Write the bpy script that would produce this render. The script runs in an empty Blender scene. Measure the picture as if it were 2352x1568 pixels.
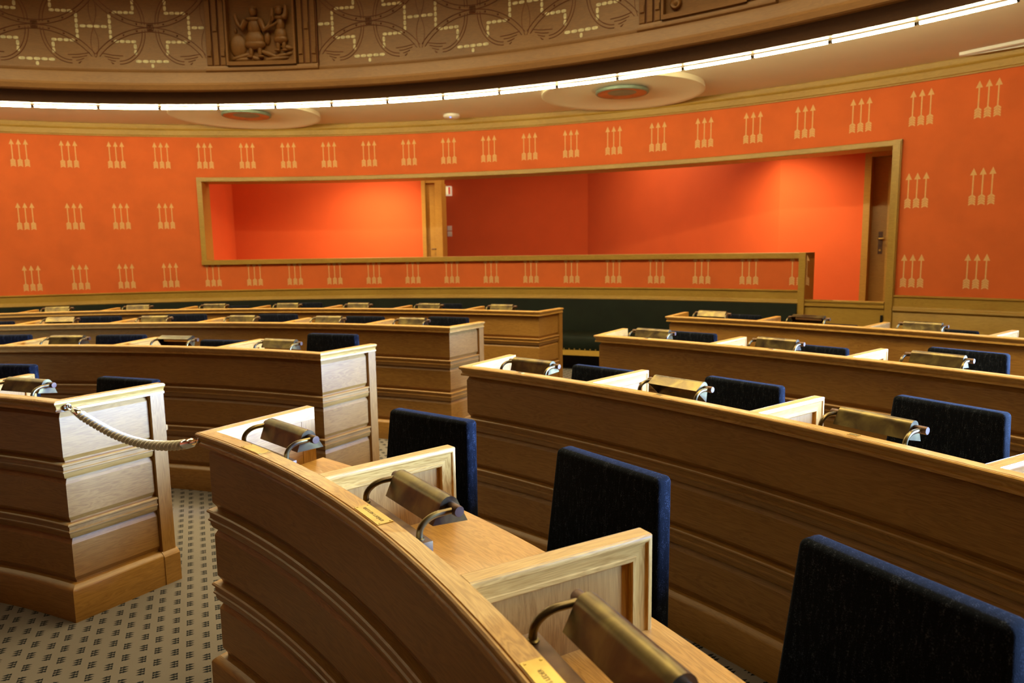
import bpy, bmesh, math, random
from mathutils import Vector, Matrix
random.seed(7)
C = bpy.context.scene.collection
PI = math.pi
rad = math.radians
sin, cos = math.sin, math.cos
T = 1.003                                  # height of the desk rails
RR = [4.2936, 5.855, 7.4158, 8.9607]       # inner edge of the rail of each row (about the origin)
WX, WY = 0.742, 0.614                      # centre of the curved wall, soffit and drum
RW = 11.016


def pol(a, r, z):
    a = rad(a)
    return Vector((r * sin(a), r * cos(a), z))


def wpol(a, r, z):
    a = rad(a)
    return Vector((WX + r * sin(a), WY + r * cos(a), z))


# ------------------------------------------------------------------ materials
def new_mat(name):
    m = bpy.data.materials.new(name)
    m.use_nodes = True
    nt = m.node_tree
    for n in list(nt.nodes):
        nt.nodes.remove(n)
    out = nt.nodes.new('ShaderNodeOutputMaterial')
    b = nt.nodes.new('ShaderNodeBsdfPrincipled')
    nt.links.new(b.outputs[0], out.inputs[0])
    return m, nt, b


def N(nt, t, **kw):
    n = nt.nodes.new(t)
    for k, v in kw.items():
        setattr(n, k, v)
    return n


def math_node(nt, op, a, b=None, c=None):
    n = nt.nodes.new('ShaderNodeMath')
    n.operation = op
    for i, v in enumerate((a, b, c)):
        if v is None:
            continue
        if isinstance(v, (int, float)):
            n.inputs[i].default_value = v
        else:
            nt.links.new(v, n.inputs[i])
    return n.outputs[0]


def ramp(nt, fac, stops):
    n = nt.nodes.new('ShaderNodeValToRGB')
    els = n.color_ramp.elements
    while len(els) < len(stops):
        els.new(0.5)
    for e, (p, c) in zip(els, stops):
        e.position = p
        e.color = (c[0], c[1], c[2], 1)
    nt.links.new(fac, n.inputs[0])
    return n.outputs[0]


def oak(name, light, dark, rough=0.38, fig=1.0, coat=0.0):
    m, nt, b = new_mat(name)
    tc = N(nt, 'ShaderNodeTexCoord')
    mp = N(nt, 'ShaderNodeMapping')
    nt.links.new(tc.outputs['UV'], mp.inputs[0])
    mp.inputs['Scale'].default_value = (1.6, 14, 1)
    n1 = N(nt, 'ShaderNodeTexNoise')
    n1.inputs['Scale'].default_value = 1.6
    n1.inputs['Detail'].default_value = 4
    n1.inputs['Distortion'].default_value = 1.2
    nt.links.new(mp.outputs[0], n1.inputs['Vector'])
    rings = math_node(nt, 'FRACT', math_node(nt, 'MULTIPLY', n1.outputs['Fac'], 9.0))
    rings = math_node(nt, 'ABSOLUTE', math_node(nt, 'SUBTRACT', rings, 0.5))
    mp2 = N(nt, 'ShaderNodeMapping')
    nt.links.new(tc.outputs['UV'], mp2.inputs[0])
    mp2.inputs['Scale'].default_value = (14, 520, 1)
    n2 = N(nt, 'ShaderNodeTexNoise')
    n2.inputs['Scale'].default_value = 1.0
    n2.inputs['Detail'].default_value = 2
    nt.links.new(mp2.outputs[0], n2.inputs['Vector'])
    n3 = N(nt, 'ShaderNodeTexNoise')
    n3.inputs['Scale'].default_value = 1.3
    n3.inputs['Detail'].default_value = 3
    nt.links.new(tc.outputs['UV'], n3.inputs['Vector'])
    f = math_node(nt, 'MULTIPLY_ADD', rings, 0.9 * fig, math_node(nt, 'MULTIPLY', n2.outputs['Fac'], 0.75))
    f = math_node(nt, 'ADD', f, math_node(nt, 'MULTIPLY', math_node(nt, 'SUBTRACT', n3.outputs['Fac'], 0.5), 0.7))
    f = math_node(nt, 'SUBTRACT', f, 0.12)
    mid = [(l + d) / 2 for l, d in zip(light, dark)]
    col = ramp(nt, f, [(0.12, dark), (0.42, mid), (0.8, light)])
    nt.links.new(col, b.inputs['Base Color'])
    b.inputs['Roughness'].default_value = rough
    b.inputs['Specular IOR Level'].default_value = 0.5
    if coat:
        b.inputs['Coat Weight'].default_value = coat
        b.inputs['Coat Roughness'].default_value = 0.28
    bp = N(nt, 'ShaderNodeBump')
    bp.inputs['Strength'].default_value = 0.12
    bp.inputs['Distance'].default_value = 0.002
    nt.links.new(n2.outputs['Fac'], bp.inputs['Height'])
    nt.links.new(bp.outputs[0], b.inputs['Normal'])
    return m


def plain(name, col, rough=0.5, metal=0.0, var=0.0, vscale=8.0, col2=None, bump=0.0, bscale=200.0):
    m, nt, b = new_mat(name)
    b.inputs['Roughness'].default_value = rough
    b.inputs['Metallic'].default_value = metal
    tc = N(nt, 'ShaderNodeTexCoord')
    n = N(nt, 'ShaderNodeTexNoise')
    n.inputs['Scale'].default_value = vscale
    n.inputs['Detail'].default_value = 4
    nt.links.new(tc.outputs['Object'], n.inputs['Vector'])
    c2 = col2 or [c * (1 - var) for c in col]
    nt.links.new(ramp(nt, n.outputs['Fac'], [(0.35, c2), (0.62, col)]), b.inputs['Base Color'])
    if bump:
        nb = N(nt, 'ShaderNodeTexNoise')
        nb.inputs['Scale'].default_value = bscale
        nt.links.new(tc.outputs['Object'], nb.inputs['Vector'])
        bp = N(nt, 'ShaderNodeBump')
        bp.inputs['Strength'].default_value = bump
        bp.inputs['Distance'].default_value = 0.003
        nt.links.new(nb.outputs['Fac'], bp.inputs['Height'])
        nt.links.new(bp.outputs[0], b.inputs['Normal'])
    return m


def velvet(name):
    m, nt, b = new_mat(name)
    tc = N(nt, 'ShaderNodeTexCoord')
    n = N(nt, 'ShaderNodeTexNoise')
    n.inputs['Scale'].default_value = 420
    n.inputs['Detail'].default_value = 2
    nt.links.new(tc.outputs['Object'], n.inputs['Vector'])
    n2 = N(nt, 'ShaderNodeTexNoise')
    n2.inputs['Scale'].default_value = 55
    n2.inputs['Detail'].default_value = 3
    mp = N(nt, 'ShaderNodeMapping')
    mp.inputs['Scale'].default_value = (2.5, 1, 0.5)
    nt.links.new(tc.outputs['Object'], mp.inputs[0])
    nt.links.new(mp.outputs[0], n2.inputs['Vector'])
    f = math_node(nt, 'MULTIPLY', n.outputs['Fac'], math_node(nt, 'ADD', n2.outputs['Fac'], 0.35))
    nt.links.new(ramp(nt, f, [(0.3, (0.002, 0.003, 0.006)), (0.52, (0.0035, 0.005, 0.011)), (0.64, (0.035, 0.042, 0.065))]), b.inputs['Base Color'])
    b.inputs['Roughness'].default_value = 0.95
    b.inputs['Specular IOR Level'].default_value = 0.08
    b.inputs['Sheen Weight'].default_value = 0.035
    b.inputs['Sheen Roughness'].default_value = 0.32
    b.inputs['Sheen Tint'].default_value = (0.40, 0.52, 0.80, 1)
    bp = N(nt, 'ShaderNodeBump')
    bp.inputs['Strength'].default_value = 0.5
    bp.inputs['Distance'].default_value = 0.002
    nt.links.new(n.outputs['Fac'], bp.inputs['Height'])
    nt.links.new(bp.outputs[0], b.inputs['Normal'])
    return m


def brass(name, c1, c2, c3, rough=0.32):
    m, nt, b = new_mat(name)
    tc = N(nt, 'ShaderNodeTexCoord')
    oi = N(nt, 'ShaderNodeObjectInfo')
    add = N(nt, 'ShaderNodeVectorMath')
    add.operation = 'ADD'
    nt.links.new(tc.outputs['Object'], add.inputs[0])
    nt.links.new(oi.outputs['Location'], add.inputs[1])
    n = N(nt, 'ShaderNodeTexNoise')
    n.inputs['Scale'].default_value = 14
    n.inputs['Detail'].default_value = 5
    n.inputs['Distortion'].default_value = 0.6
    nt.links.new(add.outputs[0], n.inputs['Vector'])
    nt.links.new(ramp(nt, n.outputs['Fac'], [(0.32, c1), (0.5, c2), (0.68, c3)]), b.inputs['Base Color'])
    b.inputs['Metallic'].default_value = 0.9
    r = math_node(nt, 'MULTIPLY_ADD', n.outputs['Fac'], 0.25, rough - 0.1)
    nt.links.new(r, b.inputs['Roughness'])
    return m


def carpet(name):
    m, nt, b = new_mat(name)
    tc = N(nt, 'ShaderNodeTexCoord')
    sx = N(nt, 'ShaderNodeSeparateXYZ')
    nt.links.new(tc.outputs['Object'], sx.inputs[0])
    x, y = sx.outputs[0], sx.outputs[1]
    nz = N(nt, 'ShaderNodeTexNoise')
    nz.inputs['Scale'].default_value = 260
    nz.inputs['Detail'].default_value = 2
    nt.links.new(tc.outputs['Object'], nz.inputs['Vector'])
    jit = math_node(nt, 'MULTIPLY', math_node(nt, 'SUBTRACT', nz.outputs['Fac'], 0.5), 0.004)
    u = math_node(nt, 'ADD', math_node(nt, 'ADD', math_node(nt, 'MULTIPLY', x, 0.913), math_node(nt, 'MULTIPLY', y, 0.408)), jit)
    w = math_node(nt, 'ADD', math_node(nt, 'SUBTRACT', math_node(nt, 'MULTIPLY', x, 0.408), math_node(nt, 'MULTIPLY', y, 0.913)), jit)
    cu = math_node(nt, 'DIVIDE', math_node(nt, 'SUBTRACT', u, 3.756), 0.0595)
    col_i = math_node(nt, 'FLOOR', cu)
    lu = math_node(nt, 'SUBTRACT', math_node(nt, 'SUBTRACT', cu, col_i), 0.5)          # -0.5..0.5 of one column
    par = math_node(nt, 'SUBTRACT', math_node(nt, 'MULTIPLY', math_node(nt, 'MODULO', math_node(nt, 'ADD', col_i, 1000), 2.0), 2.0), 1.0)
    cw = math_node(nt, 'ADD', math_node(nt, 'DIVIDE', w, 0.0932), math_node(nt, 'MULTIPLY', par, 0.25))
    lw = math_node(nt, 'SUBTRACT', math_node(nt, 'SUBTRACT', cw, math_node(nt, 'FLOOR', cw)), 0.5)
    lw = math_node(nt, 'MULTIPLY', lw, 0.0932)                                          # metres
    lu = math_node(nt, 'MULTIPLY', math_node(nt, 'MULTIPLY', lu, 0.0595), par)
    inside = math_node(nt, 'LESS_THAN', math_node(nt, 'ABSOLUTE', lw), 0.0255)
    t = math_node(nt, 'DIVIDE', math_node(nt, 'ADD', lw, 0.0255), 0.017)
    lt = math_node(nt, 'ABSOLUTE', math_node(nt, 'MULTIPLY', math_node(nt, 'SUBTRACT', math_node(nt, 'SUBTRACT', t, math_node(nt, 'FLOOR', t)), 0.5), 0.017))
    # small tree-like arrow: pointed head on a short shaft with a barbed foot
    hl = math_node(nt, 'DIVIDE', math_node(nt, 'SUBTRACT', 0.0165, lu), 0.021)
    head = math_node(nt, 'MULTIPLY', math_node(nt, 'LESS_THAN', lt, math_node(nt, 'MULTIPLY', hl, 0.0082)), math_node(nt, 'GREATER_THAN', lu, -0.0045))
    hl2 = math_node(nt, 'DIVIDE', math_node(nt, 'SUBTRACT', 0.003, lu), 0.019)
    foot = math_node(nt, 'MULTIPLY', math_node(nt, 'LESS_THAN', lt, math_node(nt, 'MULTIPLY', hl2, 0.0080)), math_node(nt, 'GREATER_THAN', lu, -0.0155))
    shaft = math_node(nt, 'MAXIMUM', foot, 0.0)
    mark = math_node(nt, 'MULTIPLY', math_node(nt, 'MAXIMUM', head, shaft), inside)
    n2 = N(nt, 'ShaderNodeTexNoise')
    n2.inputs['Scale'].default_value = 900
    nt.links.new(tc.outputs['Object'], n2.inputs['Vector'])
    base = ramp(nt, n2.outputs['Fac'], [(0.3, (0.145, 0.127, 0.118)), (0.7, (0.22, 0.193, 0.180))])
    mx = N(nt, 'ShaderNodeMix', data_type='RGBA')
    nt.links.new(mark, mx.inputs[0])
    nt.links.new(base, mx.inputs[6])
    mx.inputs[7].default_value = (0.012, 0.014, 0.018, 1)
    nt.links.new(mx.outputs[2], b.inputs['Base Color'])
    b.inputs['Roughness'].default_value = 0.95
    b.inputs['Specular IOR Level'].default_value = 0.1
    bp = N(nt, 'ShaderNodeBump')
    bp.inputs['Strength'].default_value = 0.5
    bp.inputs['Distance'].default_value = 0.004
    nt.links.new(n2.outputs['Fac'], bp.inputs['Height'])
    nt.links.new(bp.outputs[0], b.inputs['Normal'])
    return m


def emission(name, col, strength):
    m = bpy.data.materials.new(name)
    m.use_nodes = True
    nt = m.node_tree
    for n in list(nt.nodes):
        nt.nodes.remove(n)
    out = nt.nodes.new('ShaderNodeOutputMaterial')
    e = nt.nodes.new('ShaderNodeEmission')
    e.inputs[0].default_value = (*col, 1)
    e.inputs[1].default_value = strength
    nt.links.new(e.outputs[0], out.inputs[0])
    return m


def pane_mat(name):
    m = bpy.data.materials.new(name)
    m.use_nodes = True
    nt = m.node_tree
    for n in list(nt.nodes):
        nt.nodes.remove(n)
    out = nt.nodes.new('ShaderNodeOutputMaterial')
    t = nt.nodes.new('ShaderNodeBsdfTransparent')
    g = nt.nodes.new('ShaderNodeBsdfGlossy')
    g.inputs['Roughness'].default_value = 0.02
    mx = nt.nodes.new('ShaderNodeMixShader')
    mx.inputs[0].default_value = 0.07
    nt.links.new(t.outputs[0], mx.inputs[1])
    nt.links.new(g.outputs[0], mx.inputs[2])
    nt.links.new(mx.outputs[0], out.inputs[0])
    return m


OAK = oak('oak_varnished', (0.55, 0.315, 0.078), (0.31, 0.150, 0.027), 0.38)
OAKV = oak('oak_panel_veneer', (0.40, 0.205, 0.046), (0.21, 0.093, 0.016), 0.42, 0.6)
OAKD = oak('oak_desktop', (0.50, 0.27, 0.072), (0.30, 0.145, 0.028), 0.36, 1.0)
OAKW = oak('oak_wall_trim', (0.50, 0.31, 0.058), (0.33, 0.18, 0.028), 0.40, 0.6)
CARVED = oak('carved_brown_wood', (0.27, 0.130, 0.032), (0.165, 0.071, 0.016), 0.5, 0.5)
SCROLL = oak('reddish_carved_line', (0.20, 0.070, 0.020), (0.13, 0.042, 0.012), 0.55, 0.3)
DARKWOOD = oak('near_black_wood', (0.085, 0.036, 0.012), (0.05, 0.02, 0.007), 0.5, 0.5)  # oak pattern in a near-black brown, used on the fascia only
INLAY = plain('pale_inlay', (0.86, 0.82, 0.55), 0.35, 0, 0.35, 30)
FABRIC = plain('orange_red_wall_fabric', (0.72, 0.138, 0.026), 0.85, 0, 0.10, 3.0, bump=0.25, bscale=420)
ARROW = plain('pale_woven_arrow', (0.80, 0.46, 0.20), 0.85, 0, 0.10, 60)
RED = plain('red_wall_paint', (0.70, 0.115, 0.022), 0.8, 0, 0.05, 2.0, bump=0.1, bscale=300)
VELVET = velvet('navy_velvet')
LEATHER = plain('dark_green_leather', (0.008, 0.012, 0.008), 0.62, 0, 0.3, 5.0, bump=0.1, bscale=160)
LEATHER.node_tree.nodes['Principled BSDF'].inputs['Specular IOR Level'].default_value = .12
BRASS = brass('aged_brass', (0.070, 0.050, 0.036), (0.125, 0.092, 0.044), (0.20, 0.155, 0.06))
BRASSD = brass('dull_bronze', (0.075, 0.042, 0.036), (0.11, 0.066, 0.048), (0.155, 0.10, 0.055), 0.5)
PLATE = brass('brass_plate', (0.40, 0.28, 0.08), (0.50, 0.36, 0.11), (0.58, 0.43, 0.15), 0.36)
ENGR = plain('engraved_dark', (0.03, 0.02, 0.01), 0.6)
CHROME = plain('polished_chrome', (0.82, 0.83, 0.86), 0.08, 1.0, 0.04, 4)
ROPE = plain('cream_rope', (0.86, 0.85, 0.76), 0.75, 0, 0.15, 120, bump=0.3, bscale=500)
CARPET = carpet('beige_arrow_carpet')
SOFFIT = plain('soffit_plaster', (0.74, 0.63, 0.48), 0.8, 0, 0.04, 2)
DISHM = plain('cream_plaster', (0.78, 0.70, 0.52), 0.7, 0, 0.04, 2)
COPPER = plain('copper_disc', (0.50, 0.16, 0.045), 0.4, 0.3, 0.35, 6)
PATINA = plain('green_patina', (0.20, 0.26, 0.20), 0.5, 0.3, 0.2, 8)
def glow(m, k):
    nt = m.node_tree
    b = nt.nodes['Principled BSDF']
    nt.links.new(b.inputs['Base Color'].links[0].from_socket, b.inputs['Emission Color'])
    b.inputs['Emission Strength'].default_value = k
    return m


WHITE = plain('white_plastic', (0.82, 0.80, 0.76), 0.4, 0, 0.03, 8)
SIGNRED = glow(plain('lit_sign_red', (0.60, 0.02, 0.012), 0.4, 0, 0.03, 8), .7)
SIGNW = glow(plain('lit_sign_white', (0.80, 0.70, 0.45), 0.4, 0, 0.03, 8), .5)
SIGNY = glow(plain('lit_sign_yellow_white', (0.90, 0.80, 0.36), 0.4, 0, 0.03, 8), .8)
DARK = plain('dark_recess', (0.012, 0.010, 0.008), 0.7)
BLACKM = plain('black_metal', (0.02, 0.02, 0.022), 0.4, 0.6)
TUBE = plain('white_lamp_tube', (0.80, 0.62, 0.48), 0.35)
GREY = plain('grey_floor', (0.20, 0.13, 0.08), 0.8)
LIGHT = emission('fluorescent_white', (1.0, 0.91, 0.50), 195.0)
LED = emission('blue_led', (0.15, 0.25, 1.0), 3.0)
PANE = pane_mat('window_glass')


# ------------------------------------------------------------------ mesh building
class MB:
    def __init__(self):
        self.v, self.f, self.uv = [], [], []

    def add(self, verts, faces, uvs=None):
        o = len(self.v)
        self.v += [Vector(p) for p in verts]
        for i, f in enumerate(faces):
            self.f.append([o + k for k in f])
            if uvs:
                self.uv.append(uvs[i])
            else:
                self.uv.append(planar([self.v[o + k] for k in f]))

    def build(self, name, mat, parent=None, origin=None, ang=32, flat=False, bev=0.0, seg=2):
        me = bpy.data.meshes.new(name)
        ori = Vector(origin) if origin is not None else (WORLD.get(parent.name, Vector()) if parent else Vector())
        me.from_pydata([p - ori for p in self.v], [], self.f)
        ul = me.uv_layers.new(name='UVMap')
        du, dv = random.uniform(0, 40), random.uniform(0, 40)
        k = 0
        for f, uv in zip(self.f, self.uv):
            for q in uv:
                ul.data[k].uv = (q[0] + du, q[1] + dv)
                k += 1
        bm = bmesh.new()
        bm.from_mesh(me)
        bmesh.ops.remove_doubles(bm, verts=bm.verts, dist=1e-5)
        bmesh.ops.recalc_face_normals(bm, faces=bm.faces)
        if bev:
            es = [e for e in bm.edges if len(e.link_faces) == 2 and e.calc_face_angle(0) > rad(35)]
            bmesh.ops.bevel(bm, geom=es, offset=bev, segments=seg, affect='EDGES', profile=0.5, clamp_overlap=True)
        bm.to_mesh(me)
        bm.free()
        if not flat:
            me.shade_smooth()
            me.set_sharp_from_angle(angle=rad(ang))
        me.materials.append(mat)
        o = bpy.data.objects.new(name, me)
        C.objects.link(o)
        if parent:
            o.parent = parent
        elif origin is not None:
            o.location = ori
        WORLD[o.name] = ori
        return o


WORLD = {}


def planar(p):
    n = (p[1] - p[0]).cross(p[2] - p[0])
    a = (p[1] - p[0])
    for i in range(len(p)):                 # grain along the longest edge
        e = p[(i + 1) % len(p)] - p[i]
        if e.length > a.length:
            a = e
    if a.length < 1e-9:
        return [(0, 0)] * len(p)
    a = a.normalized()
    if n.length < 1e-12:
        n = Vector((0, 0, 1))
    b = n.normalized().cross(a)
    return [(q.dot(a), q.dot(b)) for q in p]


def sweep(mb, prof, stations, closed=True, caps=True, swap=False):
    """prof: list of (e, z); stations: functions (e, z) -> point."""
    rings = [[s(e, z) for e, z in prof] for s in stations]
    n = len(prof)
    us = [0.0]
    for i in range(1, len(rings)):
        us.append(us[-1] + (rings[i][0] - rings[i - 1][0]).length)
    vs = [0.0]
    for i in range(1, n + 1):
        a, b = prof[i - 1], prof[i % n]
        vs.append(vs[-1] + math.hypot(b[0] - a[0], b[1] - a[1]))
    verts = [p for r in rings for p in r]
    faces, uvs = [], []
    m = n if closed else n - 1
    for i in range(len(rings) - 1):
        for j in range(m):
            k = (j + 1) % n
            faces.append([i * n + j, i * n + k, (i + 1) * n + k, (i + 1) * n + j])
            q = [(us[i], vs[j]), (us[i], vs[j + 1]), (us[i + 1], vs[j + 1]), (us[i + 1], vs[j])]
            uvs.append([(y, x) for x, y in q] if swap else q)
    mb.add(verts, faces, uvs)
    if caps and closed:
        for r in (rings[0], rings[-1]):
            mb.add(r, [list(range(n))])


def arange(a, b, step):
    n = max(1, int(math.ceil(abs(b - a) / step)))
    return [a + (b - a) * i / n for i in range(n + 1)]


def ring(mb, prof, a0, a1, step=1.2, f=wpol, closed=True, caps=True):
    """prof: list of (r, z)."""
    sweep(mb, prof, [(lambda r, z, a=a: f(a, r, z)) for a in arange(a0, a1, step)], closed, caps)


def rect(r0, r1, z0, z1):
    return [(r0, z0), (r1, z0), (r1, z1), (r0, z1)]


def box(mb, c, s, M=None):
    x, y, z = s[0] / 2, s[1] / 2, s[2] / 2
    vs = [Vector((i * x, j * y, k * z)) for i in (-1, 1) for j in (-1, 1) for k in (-1, 1)]
    if M is not None:
        vs = [M @ v for v in vs]
    vs = [v + Vector(c) for v in vs]
    mb.add(vs, [[0, 1, 3, 2], [4, 6, 7, 5], [0, 4, 5, 1], [2, 3, 7, 6], [0, 2, 6, 4], [1, 5, 7, 3]])


def tube(mb, pts, r, seg=10, caps=True, rads=None):
    pts = [Vector(p) for p in pts]
    n = len(pts)
    verts, faces = [], []
    prev = None
    for i, p in enumerate(pts):
        t = (pts[min(i + 1, n - 1)] - pts[max(i - 1, 0)]).normalized()
        if prev is None:
            a = t.cross(Vector((0, 0, 1)))
            if a.length < 1e-3:
                a = t.cross(Vector((1, 0, 0)))
        else:
            a = prev - t * prev.dot(t)
        a.normalize()
        prev = a
        b = t.cross(a)
        q = rads[i] if rads else r
        for k in range(seg):
            w = 2 * PI * k / seg
            verts.append(p + (a * cos(w) + b * sin(w)) * q)
    for i in range(n - 1):
        for k in range(seg):
            l = (k + 1) % seg
            faces.append([i * seg + k, i * seg + l, (i + 1) * seg + l, (i + 1) * seg + k])
    if caps:
        faces.append(list(range(seg)))
        faces.append([(n - 1) * seg + k for k in range(seg)])
    mb.add(verts, faces)


def lathe(mb, prof, c, seg=24, M=None, caps=True):
    """prof (r, z) turned about the local z axis at c."""
    verts, faces = [], []
    for r, z in prof:
        for k in range(seg):
            w = 2 * PI * k / seg
            v = Vector((r * cos(w), r * sin(w), z))
            verts.append((M @ v if M is not None else v) + Vector(c))
    n = len(prof)
    for i in range(n - 1):
        for k in range(seg):
            l = (k + 1) % seg
            faces.append([i * seg + k, i * seg + l, (i + 1) * seg + l, (i + 1) * seg + k])
    if caps and prof[0][0] > 1e-6:
        faces.append(list(range(seg)))
    if caps and prof[-1][0] > 1e-6:
        faces.append([(n - 1) * seg + k for k in range(seg)])
    mb.add(verts, faces)


def ellipsoid(mb, f, c, s, seg=14, rings=8, rot=0.0):
    """low relief blob; f maps (u, v, w) to the world."""
    verts, faces = [], []
    for i in range(rings + 1):
        t = PI * i / rings
        for k in range(seg):
            w = 2 * PI * k / seg
            x, y, z = s[0] * sin(t) * cos(w), s[1] * cos(t), s[2] * sin(t) * sin(w)
            x, y = x * cos(rot) - y * sin(rot), x * sin(rot) + y * cos(rot)
            verts.append(f(c[0] + x, c[1] + y, c[2] + z))
    for i in range(rings):
        for k in range(seg):
            l = (k + 1) % seg
            faces.append([i * seg + k, i * seg + l, (i + 1) * seg + l, (i + 1) * seg + k])
    mb.add(verts, faces)


def tag(o, label, cat, group=None, kind=None):
    o['label'] = label
    o['category'] = cat
    if group:
        o['group'] = group
    if kind:
        o['kind'] = kind
    return o


def thing(name, loc, label, cat, group=None, rz=0.0):
    o = bpy.data.objects.new(name, None)
    o.empty_display_size = 0.1
    C.objects.link(o)
    o.location = loc
    o.rotation_euler = (0, 0, rz)
    WORLD[o.name] = Vector(loc)
    return tag(o, label, cat, group)


def dup(root, loc, rz, label, group=None):
    r = root.copy()
    C.objects.link(r)
    r.location = loc
    r.rotation_euler = (0, 0, rz)
    r['label'] = label
    for ch in list(root.children):
        c = ch.copy()
        C.objects.link(c)
        c.parent = r
        for g in list(ch.children):
            d = g.copy()
            C.objects.link(d)
            d.parent = c
    return r


def struct(o, label, cat):
    return tag(o, label, cat, None, 'structure')


# ------------------------------------------------------------------ desks
AX = 32.7                                   # bearing of the aisle
DL = [0.480, 0.560, 0.745, 0.800]
DR = [0.528, 0.500, 0.540, 0.500]
RAIL = [(-.022, 1.003), (.021, 1.003), (.0222, .9975), (.0245, 1.0026), (.028, 1.002), (.0315, .998), (.032, .993), (.030, .988),
        (.026, .985), (.0215, .980), (.0185, .973), (.0185, .968), (.022, .965), (.0235, .961), (.0235, .954), (-.022, .954)]
BAND = [(-.014, .722), (.012, .722), (.0165, .718), (.0165, .712), (.011, .709), (.009, .706), (.009, .690), (.014, .687), (.014, .681),
        (.009, .678), (.007, .662), (.002, .653), (-.014, .653)]
BASE = [(-.014, .166), (.008, .166), (.018, .160), (.029, .150), (.032, .143), (.032, 0), (-.014, 0)]
PANEL = [(-.012, .958), (-.012, .948), (0, .926), (0, .748), (-.012, .728), (-.012, .648), (0, .626), (0, .474), (-.012, .453), (-.012, .371),
         (0, .349), (0, .196), (-.012, .174), (-.012, 0), (-.024, 0), (-.024, .958)]
ROWN = ['front row', 'second row', 'third row', 'back row']
ORD = ['first', 'second', 'third', 'fourth', 'fifth', 'sixth', 'seventh', 'eighth', 'ninth']
n_ax = Vector((cos(rad(AX)), -sin(rad(AX)), 0))
d_ax = Vector((sin(rad(AX)), cos(rad(AX)), 0))


def desk(k, side, parts, aout, plates):
    R = RR[k]
    Rp = R - .022
    sg = 1 if side == 'R' else -1
    D = (DR[k] + .032) if sg > 0 else (DL[k] + .032)
    near = AX + sg * math.degrees(math.asin((D + .02) / Rp))
    step = [0.8, 0.9, 0.9, 1.0][k]
    where = 'right of the aisle' if sg > 0 else 'left of the aisle'
    root = thing('council_desk', pol((near + aout) / 2, R + .2, 0),
                 'long curved oak desk, %s %s%s' % (ROWN[k], where, ', cream rope on its end' if k == 0 else ''), 'desk', 'curved council desks')

    def arc(a):
        return lambda e, z: pol(a, Rp - e, z)

    def mitre(e, z):
        r, d = Rp - e, D - e
        return n_ax * (sg * d) + d_ax * math.sqrt(r * r - d * d) + Vector((0, 0, z))

    def end(rr):
        def f(e, z):
            d = D - e
            return n_ax * (sg * d) + d_ax * math.sqrt(rr * rr - d * d) + Vector((0, 0, z))
        return f
    arcs = [arc(a) for a in arange(aout, near + sg * 1.2, step)]
    rpost = R + .372
    st = arcs + [mitre, end(R + .2), end(rpost)]
    str_ = arcs + [mitre, end(R + .2), end(R + .442)]
    mb = MB()
    sweep(mb, RAIL, str_)
    mb.build('top_rail', OAK, root, ang=25)
    mb = MB()
    sweep(mb, PANEL, st)
    mb.build('front_panel', OAKV, root, ang=25)
    for dz in (0, -.274):
        mb = MB()
        sweep(mb, [(e, z + dz) for e, z in BAND], st)
        mb.build('moulding', OAKV, root, ang=25)
    mb = MB()
    sweep(mb, BASE, st)
    mb.build('base_board', OAKV, root, ang=25)
    # end post with its base block
    mb = MB()
    post = [(-.024, .0), (.018, .0), (.018, .956), (-.024, .956)]
    sweep(mb, post, [end(rpost + .002), end(R + .440)], swap=True)
    sweep(mb, [(-.024, 0), (.036, 0), (.036, .142), (.030, .152), (.016, .166), (-.024, .166)], [end(rpost - .004), end(R + .448)])
    mb.build('end_post', OAKV, root, ang=25)
    # desktop
    mb = MB()
    ends = [pol(aout, 1, 0)]

    def dend(r, z):
        d = D + .024
        return n_ax * (sg * d) + d_ax * math.sqrt(r * r - d * d) + Vector((0, 0, z))
    pr = [(R + .001, .757), (R + .474, .757), (R + .478, .761), (R + .478, .781), (R + .474, .785), (R + .001, .785)]
    nd = AX + sg * math.degrees(math.asin((D + .024) / R))
    sweep(mb, pr, [(lambda r, z, a=a: pol(a, r, z)) for a in arange(aout, nd + sg * .6, step)] + [dend])
    mb.build('desktop', OAKD, root)
    # partitions between the seats
    for a in parts + [aout]:
        partition(a, R, root)
    for a, w, depth, txt in plates:
        name_plate(root, a, R, w, depth, txt)
    return root


def partition(a, R, root):
    ra = rad(a)
    dr = Vector((sin(ra), cos(ra), 0))
    dt = Vector((cos(ra), -sin(ra), 0))
    Ro = R + .442
    half = [(.019, 0), (.0200, .0022), (.0212, .0004), (.0235, .0015), (.025, .005), (.025, .012), (.0235, .0145), (.022, .0155), (.0185, .034), (.0185, .0415),
            (.0205, .043), (.0205, .051), (.018, .054), (.008, .054)]
    prof = half + [(-w, d) for w, d in reversed(half)]
    mb = MB()
    p0 = lambda w, d: dr * (R + .001) + dt * w + Vector((0, 0, T - d))
    p1 = lambda w, d: dr * (Ro - d) + dt * w + Vector((0, 0, T - d))
    p2 = lambda w, d: dr * (Ro - d) + dt * w + Vector((0, 0, .785))
    sweep(mb, prof, [p0, p1, p2])
    p = mb.build('partition', OAK, root, ang=25)
    mb = MB()
    cx = dr * (R + .20)
    M = Matrix(((dt.x, dr.x, 0), (dt.y, dr.y, 0), (0, 0, 1)))
    box(mb, cx + Vector((0, 0, .872)), (.018, .392, .174), M)
    mb.uv = [[(v, u) for u, v in q] for q in mb.uv]
    mb.build('panel', OAKV, p)
    mb = MB()
    box(mb, cx + Vector((0, 0, .379)), (.03, .390, .756), M)
    mb.build('support', OAKV, root)


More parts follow.
